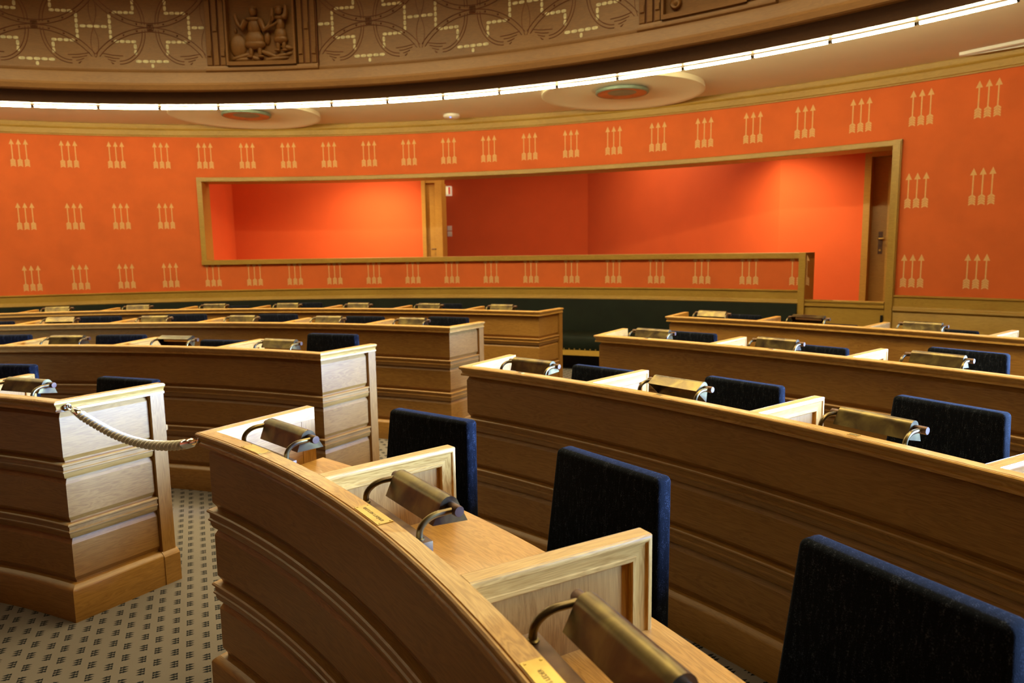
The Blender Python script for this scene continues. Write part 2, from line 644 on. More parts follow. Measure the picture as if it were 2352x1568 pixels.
def name_plate(root, a, R, w, depth, txt):
    ra = rad(a)
    dr = Vector((sin(ra), cos(ra), 0))
    dt = Vector((cos(ra), -sin(ra), 0))
    rc = R - .0215
    M = Matrix(((dt.x, dr.x, 0), (dt.y, dr.y, 0), (0, 0, 1)))
    mb = MB()
    aw = math.degrees(w / 2 / rc)
    ring(mb, rect(rc - depth / 2, rc + depth / 2, T + .0002, T + .0018), a - aw, a + aw, .4, f=pol)
    pl = mb.build('name_plate', PLATE, root)
    if txt is None:
        return
    if txt == '#':
        mb = MB()
        for i in range(7):
            box(mb, dr * (rc) + dt * ((i - 3) * .0042) + Vector((0, 0, T + .0019)), (.0026, depth * .62, .0003), M)
        mb.build('engraving', ENGR, pl)
        return
    for i in (-1, 1):
        for j in (-1, 1):
            mb = MB()
            lathe(mb, [(.0, .0014), (.0022, .0010), (.0026, 0)], dr * (rc + j * (depth / 2 - .006)) + dt * (i * (w / 2 - .006)) + Vector((0, 0, T + .0018)), 10)
            mb.build('screw', PLATE, pl)
    if txt:
        cu = bpy.data.curves.new('lettering', 'FONT')
        cu.body = txt
        cu.size = .0098
        cu.align_x, cu.align_y = 'CENTER', 'CENTER'
        cu.extrude = .0002
        cu.materials.append(ENGR)
        o = bpy.data.objects.new('lettering', cu)
        C.objects.link(o)
        bpy.context.view_layer.update()
        me = bpy.data.meshes.new_from_object(o.evaluated_get(bpy.context.evaluated_depsgraph_get()))
        bpy.data.objects.remove(o)
        w0 = max(v.co.x for v in me.vertices) - min(v.co.x for v in me.vertices)
        k = (w * .78 if len(txt) > 15 else w * .60) / w0
        for v in me.vertices:
            x, y = v.co.x * k, v.co.y * k * 1.05
            p = dt * (-x) + dr * (rc - y) + Vector((0, 0, T + .0019 + v.co.z))
            v.co = p - WORLD[pl.name]
        me.name = 'lettering'
        o = bpy.data.objects.new('lettering', me)
        C.objects.link(o)
        o.parent = pl


SMALL = .034
desk(0, 'R', [50.12, 60.5, 70.95], 81.4, [(44.85, .126, .039, ''), (54.98, .138, .039, 'BYRÅDETS NESTLEDER'), (65.38, .138, .039, 'BYRÅDETS LEDER')])
desk(1, 'R', [45.75, 54.05, 62.0, 70.1], 78.2, [(41.6, SMALL, .024, '#'), (49.73, SMALL, .024, '#'), (58.0, SMALL, .024, '#')])
desk(2, 'R', [43.75, 50.4, 57.1, 63.8], 70.5, [(40.1, SMALL, .024, '#'), (46.9, SMALL, .024, '#')])
desk(3, 'R', [41.25, 46.65, 51.9, 57.2], 62.5, [])
desk(0, 'L', [15.45, 5.1], -5.3, [])
desk(1, 'L', [18.5, 10.3, 2.05], -6.2, [])
desk(2, 'L', [20.3, 13.85, 7.2, .65, -6.05], -12.7, [])
desk(3, 'L', [21.95, 16.45, 11.05, 5.5, 0.0, -5.6, -11.15], -16.7, [])


# ------------------------------------------------------------------ lamps
def make_lamp():
    root = thing('desk_lamp', (0, 0, 0), 'x', 'lamp', 'brass desk lamps')
    mb = MB()
    box(mb, (0, .0215, .025), (.344, .041, .05))
    mb.build('base_bar', BRASSD, root, bev=.0015)
    for s in (-1, 1):
        mb = MB()
        pts = [(s * .147, .021, .049), (s * .147, .0215, .060)]
        for i in range(11):
            t = PI / 2 * i / 10
            pts.append((s * .147, .0215 + .052 * (1 - cos(t)), .062 + .036 * sin(t)))
        pts += [(s * .147, .095, .098), (s * .147, .113, .098)]
        tube(mb, pts, .0076, 12)
        lathe(mb, [(.0115, 0), (.0115, .003), (.009, .005)], (s * .147, .021, .0495), 14)
        arm = mb.build('arm', BRASS, root, ang=45)
        mb = MB()
        M = Matrix.Rotation(s * PI / 2, 3, 'Y')
        lathe(mb, [(.0120, 0), (.0130, .002), (.0130, .038), (.0120, .040), (0, .0402)], (s * .1265, .115, .098), 20, M)
        mb.build('pivot_knob', BRASSD, arm, ang=40)
    # shade about its pivot
    h = MB()
    rr, cy, cz = .0255, -.004, .0005
    out = [(-.049, -.034)]
    for i in range(15):
        t = rad(165 - 150 * i / 14)
        out.append((cy + rr * cos(t), cz + rr * sin(t)))
    out.append((.044, -.044))
    inn = [(y * .95, z - .0015 if z > 0 else z + .0006) for y, z in out]
    L = .1245
    loop = out + inn[::-1]
    vs = [Vector((x, y, z)) for x in (-L, L) for y, z in loop]
    n = len(loop)
    h.add(vs, [[j, (j + 1) % n, n + (j + 1) % n, n + j] for j in range(n)])
    for s in (-1, 1):
        a = [Vector((s * L, y, z)) for y, z in out]
        b = [Vector((s * (L + .0022), y, z)) for y, z in out]
        m = len(out)
        h.add(a + b, [list(range(m)), [m + i for i in range(m)]] + [[i, (i + 1) % m, m + (i + 1) % m, m + i] for i in range(m)])
    sh = h.build('shade', BRASS, root, origin=(0, 0, 0), ang=28)
    sh.location = (0, .115, .098)
    mb = MB()
    tube(mb, [(-.105, 0, -.006), (.105, 0, -.006)], .011, 12)
    tb = mb.build('lamp_tube', TUBE, sh, origin=(0, 0, 0))
    return root


lamps = {
    'R': [[44.43, 55.03, 65.35], [41.38, 49.78, 57.96], [39.93, 46.68, 53.54], [38.36, 43.62, 48.92]],
    'L': [[20.57], [22.6, 14.3, 5.85], [23.33, 16.88, 10.15, 3.48, -3.32], [24.33, 18.88, 13.42, 7.95, 2.37, -3.25, -8.84]]}
TILT = {('R', 1, 1): -32, ('R', 3, 1): -46, ('L', 1, 1): -44, ('L', 2, 4): -20, ('R', 1, 0): 10, ('R', 0, 0): 6, ('R', 3, 0): -14, ('L', 1, 2): 4,
        ('L', 1, 0): -5, ('R', 1, 2): -6}
lamp0 = make_lamp()
first = True
for side in 'RL':
    for k in range(4):
        for i, a in enumerate(lamps[side][k]):
            where = 'right of the aisle' if side == 'R' else 'left of the aisle'
            t = TILT.get((side, k, i), random.uniform(-3, 5))
            look = 'tipped brass banker lamp' if t < -15 else 'brass banker lamp'
            if (side, k) == ('L', 0):
                lab = look + ' nearest the rope, front row left of the aisle'
            else:
                lab = '%s, %s %s, %s from the aisle' % (look, ROWN[k], where, ORD[i])
            loc = pol(a, RR[k], .932)
            if first:
                o = lamp0
                o.location, o.rotation_euler, o['label'] = loc, (0, 0, -rad(a)), lab
                first = False
            else:
                o = dup(lamp0, loc, -rad(a), lab)
            for c in o.children:
                if c.name.startswith('shade'):
                    c.rotation_euler = (rad(t), 0, 0)


# ------------------------------------------------------------------ chairs
def make_chair():
    root = thing('council_chair', (0, 0, 0), 'x', 'chair', 'navy council chairs')
    mb = MB()
    # backrest: tapering, leaning back, rounded edges
    secs = []
    nz = 8
    for i in range(nz + 1):
        z = .50 + .50 * i / nz
        y = .165 + .045 * i / nz
        w = .242 - .034 * i / nz
        secs.append((z, y, w))
    verts, faces = [], []
    for z, y, w in secs:
        th = .064
        verts += [Vector((-w, y, z)), Vector((w, y, z)), Vector((w, y + th, z)), Vector((-w, y + th, z))]
    for i in range(nz):
        for j in range(4):
            l = (j + 1) % 4
            faces.append([i * 4 + j, i * 4 + l, (i + 1) * 4 + l, (i + 1) * 4 + j])
    faces += [[0, 1, 2, 3], [nz * 4 + j for j in range(4)]]
    mb.add(verts, faces)
    b = mb.build('backrest', VELVET, root, bev=.017, seg=5, ang=60)
    mb = MB()
    box(mb, (0, -.035, .455), (.47, .45, .095))
    mb.build('seat', VELVET, root, bev=.028, seg=4, ang=60)
    mb = MB()
    box(mb, (0, -.02, .398), (.22, .24, .026))
    for s in (-1, 1):
        tube(mb, [(s * .16, .12, .405), (s * .16, .215, .41), (s * .16, .232, .45), (s * .16, .245, .64)], .011, 8)
    mb.build('seat_frame', BLACKM, root, ang=50)
    mb = MB()
    lathe(mb, [(.034, .06), (.034, .30), (.026, .302), (.026, .33)], (0, 0, 0), 16)
    mb.build('column', BLACKM, root)
    for q in range(4):
        mb = MB()
        M = Matrix.Rotation(PI / 4 + q * PI / 2, 3, 'Z')
        vs = [Vector(p) for p in [(.02, -.022, .06), (.02, .022, .06), (.02, .022, .10), (.02, -.022, .10), (.27, -.014, .012), (.27, .014, .012), (.27, .014, .034), (.27, -.014, .034)]]
        mb.add([M @ v for v in vs], [[0, 1, 2, 3], [4, 5, 6, 7], [0, 1, 5, 4], [2, 3, 7, 6], [1, 2, 6, 5], [0, 3, 7, 4]])
        lathe(mb, [(.016, 0), (.016, .014)], M @ Vector((.255, 0, 0)), 10)
        mb.build('foot', BLACKM, root, bev=.003)
    return root


# (row, side, bearing, height shift, swivel, seat count from the aisle)
chairs = [(0, 'R', 44.9, -.02, -9, 0), (0, 'R', 55.35, .0, -3, 1), (0, 'R', 65.4, .01, -3, 2), (0, 'L', 19.7, -.055, 0, 0), (0, 'L', 9.7, 0, 0, 1),
          (1, 'R', 41.6, -.07, 0, 0), (1, 'R', 49.25, -.042, 0, 1), (1, 'R', 57.35, .0, 1, 2),
          (1, 'L', 22.44, .019, -4, 0), (1, 'L', 13.7, -.053, 0, 1), (1, 'L', 5.74, -.015, 0, 2), (1, 'L', -2.7, -.005, 0, 3),
          (2, 'R', 39.85, -.03, 0, 0), (2, 'R', 46.55, -.058, 0, 1), (2, 'R', 52.9, .0, 0, 2),
          (2, 'L', 23.45, .003, 0, 0), (2, 'L', 17.05, -.007, 0, 1), (2, 'L', 10.3, .01, 0, 2), (2, 'L', 3.3, .012, 0, 3), (2, 'L', -3.0, .002, 0, 4), (2, 'L', -10.4, -.025, 0, 5),
          (3, 'R', 38.45, -.026, 0, 0), (3, 'R', 43.5, -.068, 0, 1), (3, 'R', 48.8, -.055, 0, 2),
          (3, 'L', 18.35, .004, 0, 1), (3, 'L', 7.6, .01, 0, 3), (3, 'L', 1.98, -.02, 0, 4)]
chair0 = make_chair()
first = True
for k, side, a, dz, sw, idx in chairs:
    where = 'right of the aisle' if side == 'R' else 'left of the aisle'
    lab = 'navy fabric chair, %s %s, %s seat from the aisle' % (ROWN[k], where, ORD[idx])
    loc = pol(a, RR[k] + .69 - .21, 0)
    rz = -rad(a + sw)
    if first:
        o = chair0
        o.location, o.rotation_euler, o['label'] = loc, (0, 0, rz), lab
        first = False
    else:
        o = dup(chair0, loc, rz, lab)
    for c in o.children:
        b = c.name.split('.')[0]
        if b in ('backrest', 'seat', 'seat_frame'):
            c.location.z = dz
        elif b == 'column':
            c.scale.z = 1.0 + (.065 + dz) / .33


# ------------------------------------------------------------------ rope across the aisle
def on_end(k, side, r, e, z):
    sg = 1 if side == 'R' else -1
    D = (DR[k] + .032) if sg > 0 else (DL[k] + .032)
    d = D - e
    return n_ax * (sg * d) + d_ax * math.sqrt(r * r - d * d) + Vector((0, 0, z))


pa = on_end(0, 'L', 4.290, .046, .972)
pb = on_end(0, 'R', 4.262, .046, .970)
rope = thing('barrier_rope', (pa + pb) / 2, 'cream twisted rope with chrome end fittings hung across the aisle', 'rope')
prof_r = [(0, .974), (.023, .968), (.128, .946), (.263, .922), (.385, .905), (.50, .8985), (.6, .9), (.683, .907), (.775, .919), (.88, .940), (.93, .955), (.971, .968)]


def rope_pt(t):
    x = t * .971
    for (x0, z0), (x1, z1) in zip(prof_r, prof_r[1:]):
        if x <= x1 + 1e-9:
            s = (x - x0) / (x1 - x0)
            z = z0 + (z1 - z0) * s
            break
    return pa.lerp(pb, t) + Vector((0, 0, z - .972))


def smooth_pt(t):
    ps = [rope_pt(min(1, max(0, t + d))) for d in (-.04, -.02, 0, .02, .04)]
    return sum(ps, Vector()) / 5 if .05 < t < .95 else rope_pt(t)


mb = MB()
ns = 170
t0, t1 = .105, .905
cent = [smooth_pt(t0 + (t1 - t0) * i / ns) for i in range(ns + 1)]
across = (pb - pa).cross(Vector((0, 0, 1))).normalized()
for s in range(3):
    pts = []
    for i, c in enumerate(cent):
        tg = (cent[min(i + 1, ns)] - cent[max(i - 1, 0)]).normalized()
        up = across.cross(tg).normalized()
        w = 2 * PI * (i / ns * 9.3 + s / 3)
        pts.append(c + (across * cos(w) + up * sin(w)) * .0108)
    tube(mb, pts, .0088, 9)
mb.build('twisted_rope', ROPE, rope, ang=60)
for t_in, t_out, p, sd in ((.105, .028, pa, 1), (.905, .972, pb, -1)):
    mb = MB()
    a, b = smooth_pt(t_in), rope_pt(t_out)
    d = (b - a).normalized()
    tube(mb, [a - d * .012, a - d * .010, a, b - d * .018, b - d * .008], .0, 16, rads=[.0165, .0178, .0178, .0165, .0105])
    for q in (-1, 1):
        tube(mb, [b - d * .016 + across * q * .009, b + across * q * .010, b + d * .018 + across * q * .007], .0042, 8)
    fer = mb.build('end_fitting', CHROME, rope, ang=40)
    mb = MB()
    nn = n_ax * (1 if sd > 0 else -1)
    base = p - nn * .017
    M = Matrix(((d_ax.x, 0, nn.x), (d_ax.y, 0, nn.y), (0, 1, 0)))
    lathe(mb, [(.016, 0), (.016, .003), (.0, .006)], base, 18, M)
    pts = [base + nn * (.006 + .013 * sin(PI * i / 10)) + Vector((0, 0, .012 * cos(PI * i / 10))) for i in range(11)]
    tube(mb, pts, .0038, 8)
    mb.build('wall_eye', CHROME, rope, ang=40)

# ------------------------------------------------------------------ the curved wall with the gallery opening
A0, A1 = -62, 62
GL, GR = -8.05, 42.25          # gallery opening
GP = 37.2                      # right end of the parapet
R2w = 11.37
mb = MB()


def fab(a0, a1, z0, z1):
    ring(mb, rect(RW, R2w, z0, z1), a0, a1)


fab(A0, GL + .1, .0, 5.60)
fab(GR - .1, A1, .0, 5.60)
fab(GL + .1, GR - .1, 2.75, 5.60)
fab(GL + .1, GP - .1, .0, 1.46)
fab(GP - .1, GR - .1, .0, .40)
wall = struct(mb.build('wall_back', FABRIC), 'curved orange red fabric wall with woven arrow motifs behind the desks', 'wall')

# arrow motifs woven into the wall fabric (flat, 1 mm proud)
mb = MB()
SP = .0845


def motif(a, ztip, zbot):
    H = ztip - zbot

    def P(x, z):
        return wpol(a + math.degrees(x / RW), RW - .0012, z)

    def poly(pts):
        mb.add([P(x, z) for x, z in pts], [list(range(len(pts)))])
    for j in (-1, 0, 1):
        x0 = j * SP
        poly([(x0, ztip), (x0 + .031, ztip - .072), (x0 - .031, ztip - .072)])
        poly([(x0 - .0065, ztip - .072), (x0 + .0065, ztip - .072), (x0 + .0065, zbot + .10), (x0 - .0065, zbot + .10)])
        poly([(x0 - .004, zbot + .10), (x0 + .004, zbot + .10), (x0 + .004, zbot + .012), (x0 - .004, zbot + .012)])
        for s in (-1, 1):
            for q in range(4):
                z0 = zbot + .000 + q * .0245
                h = .0185
                poly([(x0 + s * .0055, z0 + .016), (x0 + s * .031, z0), (x0 + s * .031, z0 + h), (x0 + s * .0055, z0 + .016 + h + .004)])


for i in range(-12, 26):
    a = -19.94 + 3.1513 * i
    motif(a, 3.258, 2.879)
    if a < GL - .9 or a > GR + .4:
        motif(a, 2.386, 2.004)
    if a < 36.9 or a > GR + .4:
        motif(a, 1.507, 1.137)
mb.build('arrow_motif', ARROW, wall, flat=True)

# trims
mb = MB()
ring(mb, [(10.985, 2.690), (R2w, 2.690), (R2w, 2.755), (10.985, 2.755), (10.975, 2.748), (10.975, 2.697)], GL, GR)
ring(mb, [(10.965, 1.462), (R2w, 1.462), (R2w, 1.535), (10.965, 1.535), (10.957, 1.528), (10.957, 1.469)], GL, GP)


def jamb(a0, a1, z0, z1, r0=10.985, r1=R2w):
    ring(mb, rect(r0, r1, z0, z1), a0, a1, .5)


jamb(GL, GL + .37, 1.462, 2.755, 10.978)
jamb(GR - .47, GR, 0, 2.755, 10.975)
ring(mb, rect(10.955, 10.99, 0, 2.735), GR - .16, GR - .05, .5)
jamb(GP - .40, GP, 0, 1.5352, 10.955)
struct(mb.build('trim_1', OAKW), 'oak frame around the long gallery opening in the red wall', 'trim')
mb = MB()
ring(mb, [(10.94, 3.50), (11.03, 3.50), (11.03, 3.332), (10.985, 3.332), (10.982, 3.345), (10.968, 3.352), (10.968, 3.42), (10.955, 3.428), (10.945, 3.445), (10.945, 3.49)], A0, A1)
struct(mb.build('trim_2', OAKW), 'oak cornice band along the top of the red wall', 'trim')


def rail_prof(zt, zb):
    return [(RW + .01, zt), (10.965, zt), (10.958, zt - .006), (10.958, zt - .016), (10.972, zt - .022), (10.976, zt - .026), (10.976, zb + .056),
            (10.968, zb + .050), (10.964, zb + .034), (10.952, zb + .026), (10.948, zb + .010), (10.955, zb), (RW + .01, zb)]


mb = MB()
ring(mb, rail_prof(1.085, .918), A0, GP - .38)
struct(mb.build('trim_3', OAKW), 'oak rail under the red wall above the green bench', 'trim')
mb = MB()
ring(mb, rail_prof(1.052, .875), GR + .005, A1)
ring(mb, [(RW + .004, .88), (10.985, .88), (10.972, .855), (10.972, .20), (10.985, .18), (RW + .004, .18)], GR + .005, A1)
ring(mb, [(RW + .004, .18), (10.94, .18), (10.935, .17), (10.935, 0), (RW + .004, 0)], GR + .005, A1)
struct(mb.build('trim_4', OAKW), 'oak wainscot panelling right of the gallery doorway', 'trim')
# low gate under the opening
gate = thing('low_gate', wpol(39.5, 11.0, 0), 'low oak panelled gate below the gallery doorway', 'gate')
mb = MB()
ring(mb, [(10.99, .05), (11.03, .05), (11.03, .90), (10.99, .90)], GP + .02, GR - .50)
mb.build('gate_panel', OAKW, gate)
mb = MB()
ring(mb, [(10.975, .892), (11.05, .892), (11.05, .972), (10.97, .972), (10.962, .966), (10.962, .95), (10.975, .944), (10.978, .92), (10.966, .912), (10.966, .898)], GP + .02, GR - .50)
mb.build('gate_rail', OAKW, gate)
mb = MB()
ring(mb, rect(10.965, 10.99, .66, .82), GR - .66, GR - .54, .3)
mb.build('gate_hinge', BLACKM, gate)

# ------------------------------------------------------------------ gallery behind the opening
mb = MB()
a, b = wpol(-8.884, 14.0, 0), wpol(5.65, 14.0, 0)


def wallseg(mb, p, q, z0, z1, th=.1):
    d = (q - p)
    n = Vector((d.y, -d.x, 0)).normalized() * th
    if n.dot(Vector((p.x - WX, p.y - WY, 0))) < 0:
        n = -n
    vs = [p, q, q + n, p + n]
    vs = [Vector((v.x, v.y, z)) for z in (z0, z1) for v in vs]
    mb.add(vs, [[0, 1, 2, 3], [4, 5, 6, 7], [0, 1, 5, 4], [1, 2, 6, 5], [2, 3, 7, 6], [3, 0, 4, 7]])


ZG, ZC = .62, 3.90
pc = wpol(16.532, 17.0, 0)
pB = wpol(32.744, 13.4, 0)
ring(mb, rect(14.0, 14.12, ZG, ZC), -8.9, 5.9)
wallseg(mb, wpol(-8.884, 14.0, 0), wpol(-9.4, R2w, 0), ZG, ZC)
ring(mb, rect(17.0, 17.1, ZG, ZC), 2.0, 16.55)
wallseg(mb, pc, pB, ZG, ZC)
ring(mb, rect(13.4, 13.5, ZG, ZC), 32.744, 37.87)
ring(mb, rect(13.4, 13.5, ZG, ZC), 39.9, 46)
ring(mb, rect(13.4, 13.5, 2.86, ZC), 37.85, 39.95)
wallseg(mb, wpol(46, 13.4, 0), wpol(46, R2w, 0), ZG, ZC)
struct(mb.build('wall_gallery', RED), 'plain red walls of the gallery seen through the opening', 'wall')
mb = MB()
ring(mb, rect(R2w - .02, 17.3, ZC, ZC + .1), -12, 47)
struct(mb.build('ceiling_gallery', SOFFIT), 'plain ceiling of the gallery behind the opening', 'ceiling')
mb = MB()
ring(mb, rect(R2w - .3, 17.3, ZG - .05, ZG), -12, 47)
struct(mb.build('floor_gallery', GREY), 'raised floor of the gallery', 'floor')
# door frame at the end of the left wall and the door on the right
mb = MB()
ring(mb, rect(13.88, 14.14, ZG, ZC), 5.86, 6.16, .3)
ring(mb, rect(13.96, 14.20, ZG, ZC), 6.16, 6.92, .3)
ring(mb, rect(13.90, 14.30, ZG, 2.90), 6.92, 7.44, .3)
ring(mb, rect(13.92, 14.20, 2.90, ZC), 6.16, 7.44, .3)
d1 = struct(mb.build('door_1', OAKW), 'oak door frame at the end of the left gallery wall', 'door')
mb = MB()
M = Matrix.Rotation(PI / 2, 3, 'X')
tube(mb, [wpol(6.85, 13.96, 1.66), wpol(6.85, 13.90, 1.66), wpol(6.55, 13.90, 1.66)], .012, 8)
mb.build('door_handle', BRASSD, d1)
mb = MB()
ring(mb, rect(13.30, 13.54, ZG, 2.90), 37.85, 38.22, .3)
ring(mb, rect(13.30, 13.54, 2.85, 2.92), 38.22, 40.2, .3)
ring(mb, rect(13.30, 13.54, ZG, 2.92), 39.75, 40.2, .3)
d2 = struct(mb.build('door_2', OAKW), 'oak door with brass lever handle at the right end of the gallery', 'door')
mb = MB()
ring(mb, rect(13.46, 13.50, ZG + .01, 2.85), 38.22, 39.75, .3)
mb.build('door_leaf', OAKW, d2)
mb = MB()
ring(mb, rect(13.452, 13.462, 1.48, 1.80), 38.66, 38.90, .3)
mb.build('escutcheon', BRASSD, d2)
mb = MB()
tube(mb, [wpol(38.72, 13.46, 1.70), wpol(38.72, 13.40, 1.70), wpol(38.74, 13.392, 1.70), wpol(39.02, 13.392, 1.70)], .012, 8)
tube(mb, [wpol(38.78, 13.46, 1.535), wpol(38.78, 13.436, 1.535)], .014, 10)
mb.build('door_handle', PLATE, d2)
# exit sign and light switches on the dark back wall
es = thing('exit_sign', wpol(5.6, 16.92, 2.99), 'small red and white lit exit sign beside the gallery door frame', 'sign')
mb = MB()
ring(mb, rect(16.86, 16.99, 2.885, 3.10), 5.28, 5.93, .3)
mb.build('sign_box', SIGNW, es, bev=.006)
for a in (5.42, 5.79):
    mb = MB()
    ring(mb, rect(16.855, 16.862, 2.915, 3.075), a - .06, a + .06, .3)
    mb.build('red_stripe', SIGNRED, es)
mb = MB()
ring(mb, rect(16.855, 16.862, 2.915, 3.075), 5.605 - .06, 5.605 + .06, .3)
mb.build('pale_stripe', SIGNY, es)
for z, w in ((2.143, 'upper'), (2.012, 'lower')):
    s = thing('light_switch', wpol(5.66, 16.99, z), '%s of two cream switch plates on the dark red gallery wall' % w, 'switch', 'gallery switches')
    mb = MB()
    ring(mb, rect(16.985, 17.0, z - .058, z + .058), 5.475, 5.845, .3)
    mb.build('switch_plate', WHITE, s, bev=.003)
    mb = MB()
    ring(mb, rect(16.980, 16.987, z - .034, z + .034), 5.57, 5.75, .3)
    mb.build('rocker', WHITE, s)

# ------------------------------------------------------------------ green bench along the wall
bench = thing('wall_bench', wpol(15, 10.6, 0), 'long dark green upholstered bench along the curved wall', 'bench')
BA0, BA1 = -30, 36.8
seam = 3.33
brk = [23.359 + seam * i for i in range(-16, 5)]
mb = MB()
backp = [(10.80, .49), (10.945, .918), (11.012, .918), (11.012, .40), (10.80, .40)]
sts = []
for a in arange(BA0, BA1, .37):
    d = min(abs(a - q) for q in brk)
    g = .012 * max(0, 1 - d / .2)
    sts.append(lambda r, z, a=a, g=g: wpol(a, r + (g if r < 11.0 else 0), z))
sweep(mb, backp, sts)
mb.build('bench_back', LEATHER, bench, bev=0)
mb = MB()
ring(mb, [(10.31, .285), (10.295, .33), (10.30, .44), (10.325, .475), (10.38, .495), (10.55, .505), (10.72, .50), (10.81, .495), (10.81, .285)], BA0, BA1)
seat = mb.build('bench_seat', LEATHER, bench, ang=50)
mb = MB()
ring(mb, rect(10.30, 10.40, .215, .285), BA0, BA1)
mb.build('bench_rail', OAKW, bench)
mb = MB()
ring(mb, rect(10.62, 11.0, 0, .30), BA0, BA1)
mb.build('bench_plinth', DARK, bench)
mb = MB()
lathe(mb, [(0, -.006), (.008, -.004), (.011, 0)], (0, 0, 0), 8, Matrix.Rotation(-PI / 2, 3, 'X'))
st0 = mb.build('stud', PLATE, seat, origin=(0, 0, 0))
for i in range(26):
    a = 16.29 + .405 * i
    if i == 0:
        s = st0
    else:
        s = st0.copy()
        C.objects.link(s)
        s.parent = seat
    s.location = wpol(a, 10.305, .300) - WORLD[bench.name]
    s.rotation_euler = (0, 0, -rad(a))

# ------------------------------------------------------------------ soffit, light strip and carved drum
ZS = 3.50
mb = MB()
ring(mb, rect(8.30, 11.4, ZS, ZS + .08), A0, A1)
struct(mb.build('ceiling', SOFFIT), 'plaster soffit ring between the red wall and the carved drum', 'ceiling')
TB = [-14.236 + 4.3735 * i for i in range(-1, 16)]
TB = [-18.60, -14.236, -9.792, -5.421, -1.05, 3.338, 7.749, 12.166, 16.567, 20.927, 25.251, 29.601, 34.007, 38.338, 42.69, 46.979, 51.35]
for i in range(16):
    a0, a1 = TB[i] + .075, TB[i + 1] - .075
    m = (a0 + a1) / 2
    t = thing('strip_light', wpol(m, 8.405, 3.245), 'white strip light under the carved drum, %s from the left of the photo'
              % (ORD + ['tenth', 'eleventh', 'twelfth', 'thirteenth', 'fourteenth', 'fifteenth', 'sixteenth'])[i], 'light', 'ceiling strip lights')
    mb = MB()
    tube(mb, [wpol(a, 8.405, 3.245) for a in arange(a0, a1, .75)], .0115, 8)
    mb.build('lamp_tube', LIGHT, t)
    for a in (a0, a1):
        mb = MB()
        tube(mb, [wpol(a - .045, 8.405, 3.245), wpol(a + .045, 8.405, 3.245)], .0128, 10)
        mb.build('end_cap', BLACKM, t)
mb = MB()
for a0, a1 in ((-45, TB[0] - .1),):
    tube(mb, [wpol(a, 8.405, 3.245) for a in arange(a0, a1, 1.5)], .0115, 8)
struct(mb.build('trim_5', LIGHT), 'ceiling strip lights continuing beyond the left side of the photo', 'light')

mb = MB()
ring(mb, [(8.38, ZS + .02), (8.33, ZS), (8.31, 3.40), (8.29, 3.392), (8.235, 3.392), (8.225, 3.405), (8.225, 3.455), (8.24, 3.475),
          (8.25, 3.49), (8.255, 3.56), (8.275, 3.597), (8.33, 3.60), (8.33, ZS + .1)], A0, A1)
drum = struct(mb.build('trim_6', CARVED), 'dark wooden cornice moulding at the foot of the carved drum', 'trim')
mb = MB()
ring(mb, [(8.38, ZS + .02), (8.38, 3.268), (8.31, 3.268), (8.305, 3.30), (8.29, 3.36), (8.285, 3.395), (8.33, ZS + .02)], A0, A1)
struct(mb.build('trim_7', DARKWOOD), 'nearly black fascia board directly above the strip lights', 'trim')
RD = 8.33
mb = MB()
ring(mb, rect(RD + .012, RD + .1, 3.60, 4.70), A0, A1)
ring(mb, rect(RD - .08, RD + .1, 4.62, 4.78), A0, A1)
ring(mb, rect(RD + .02, RD + .12, 4.7, 5.6), A0, A1)
struct(mb.build('wall_drum', CARVED), 'tall dark wooden drum above the strip lights', 'wall')


def uvw(a0, r=RD):
    return lambda u, v, w: wpol(a0 + math.degrees(u / RD), RD - w, v)


def ribbon(mb, f, pts, wid, w0, w1):
    """flat raised band along (u, v) points."""
    n = len(pts)
    L, Rr = [], []
    for i in range(n):
        a, b = pts[max(i - 1, 0)], pts[min(i + 1, n - 1)]
        dx, dy = b[0] - a[0], b[1] - a[1]
        l = math.hypot(dx, dy) or 1
        nx, ny = -dy / l * wid / 2, dx / l * wid / 2
        L.append((pts[i][0] + nx, pts[i][1] + ny))
        Rr.append((pts[i][0] - nx, pts[i][1] - ny))
    vs = [f(x, y, w1) for x, y in L] + [f(x, y, w1) for x, y in Rr] + [f(x, y, w0) for x, y in L] + [f(x, y, w0) for x, y in Rr]
    fs = []
    for i in range(n - 1):
        fs.append([i, i + 1, n + i + 1, n + i])
        fs.append([i, i + 1, 2 * n + i + 1, 2 * n + i])
        fs.append([n + i, n + i + 1, 3 * n + i + 1, 3 * n + i])
    fs.append([0, n, 3 * n, 2 * n])
    fs.append([n - 1, 2 * n - 1, 4 * n - 1, 3 * n - 1])
    mb.add(vs, fs)


def dashes(mb, f, p, q, nd, wid=.030):
    """row of pale inlay pieces from p to q."""
    dx, dy = q[0] - p[0], q[1] - p[1]
    l = math.hypot(dx, dy)
    ux, uy = dx / l, dy / l
    for i in range(nd):
        s0, s1 = l * (i + .07) / nd, l * (i + .93) / nd
        e = .28 * (s1 - s0)
        pts = [(s0, -wid * .30), (s0 + e, -wid / 2), (s1 - e, -wid / 2), (s1, -wid * .30), (s1, wid * .30), (s1 - e, wid / 2), (s0 + e, wid / 2), (s0, wid * .30)]
        vs = [f(p[0] + ux * s - uy * t, p[1] + uy * s + ux * t, .004) for s, t in pts]
        mb.add(vs, [list(range(8))])


ZN = 4.08
CELL = 8.05


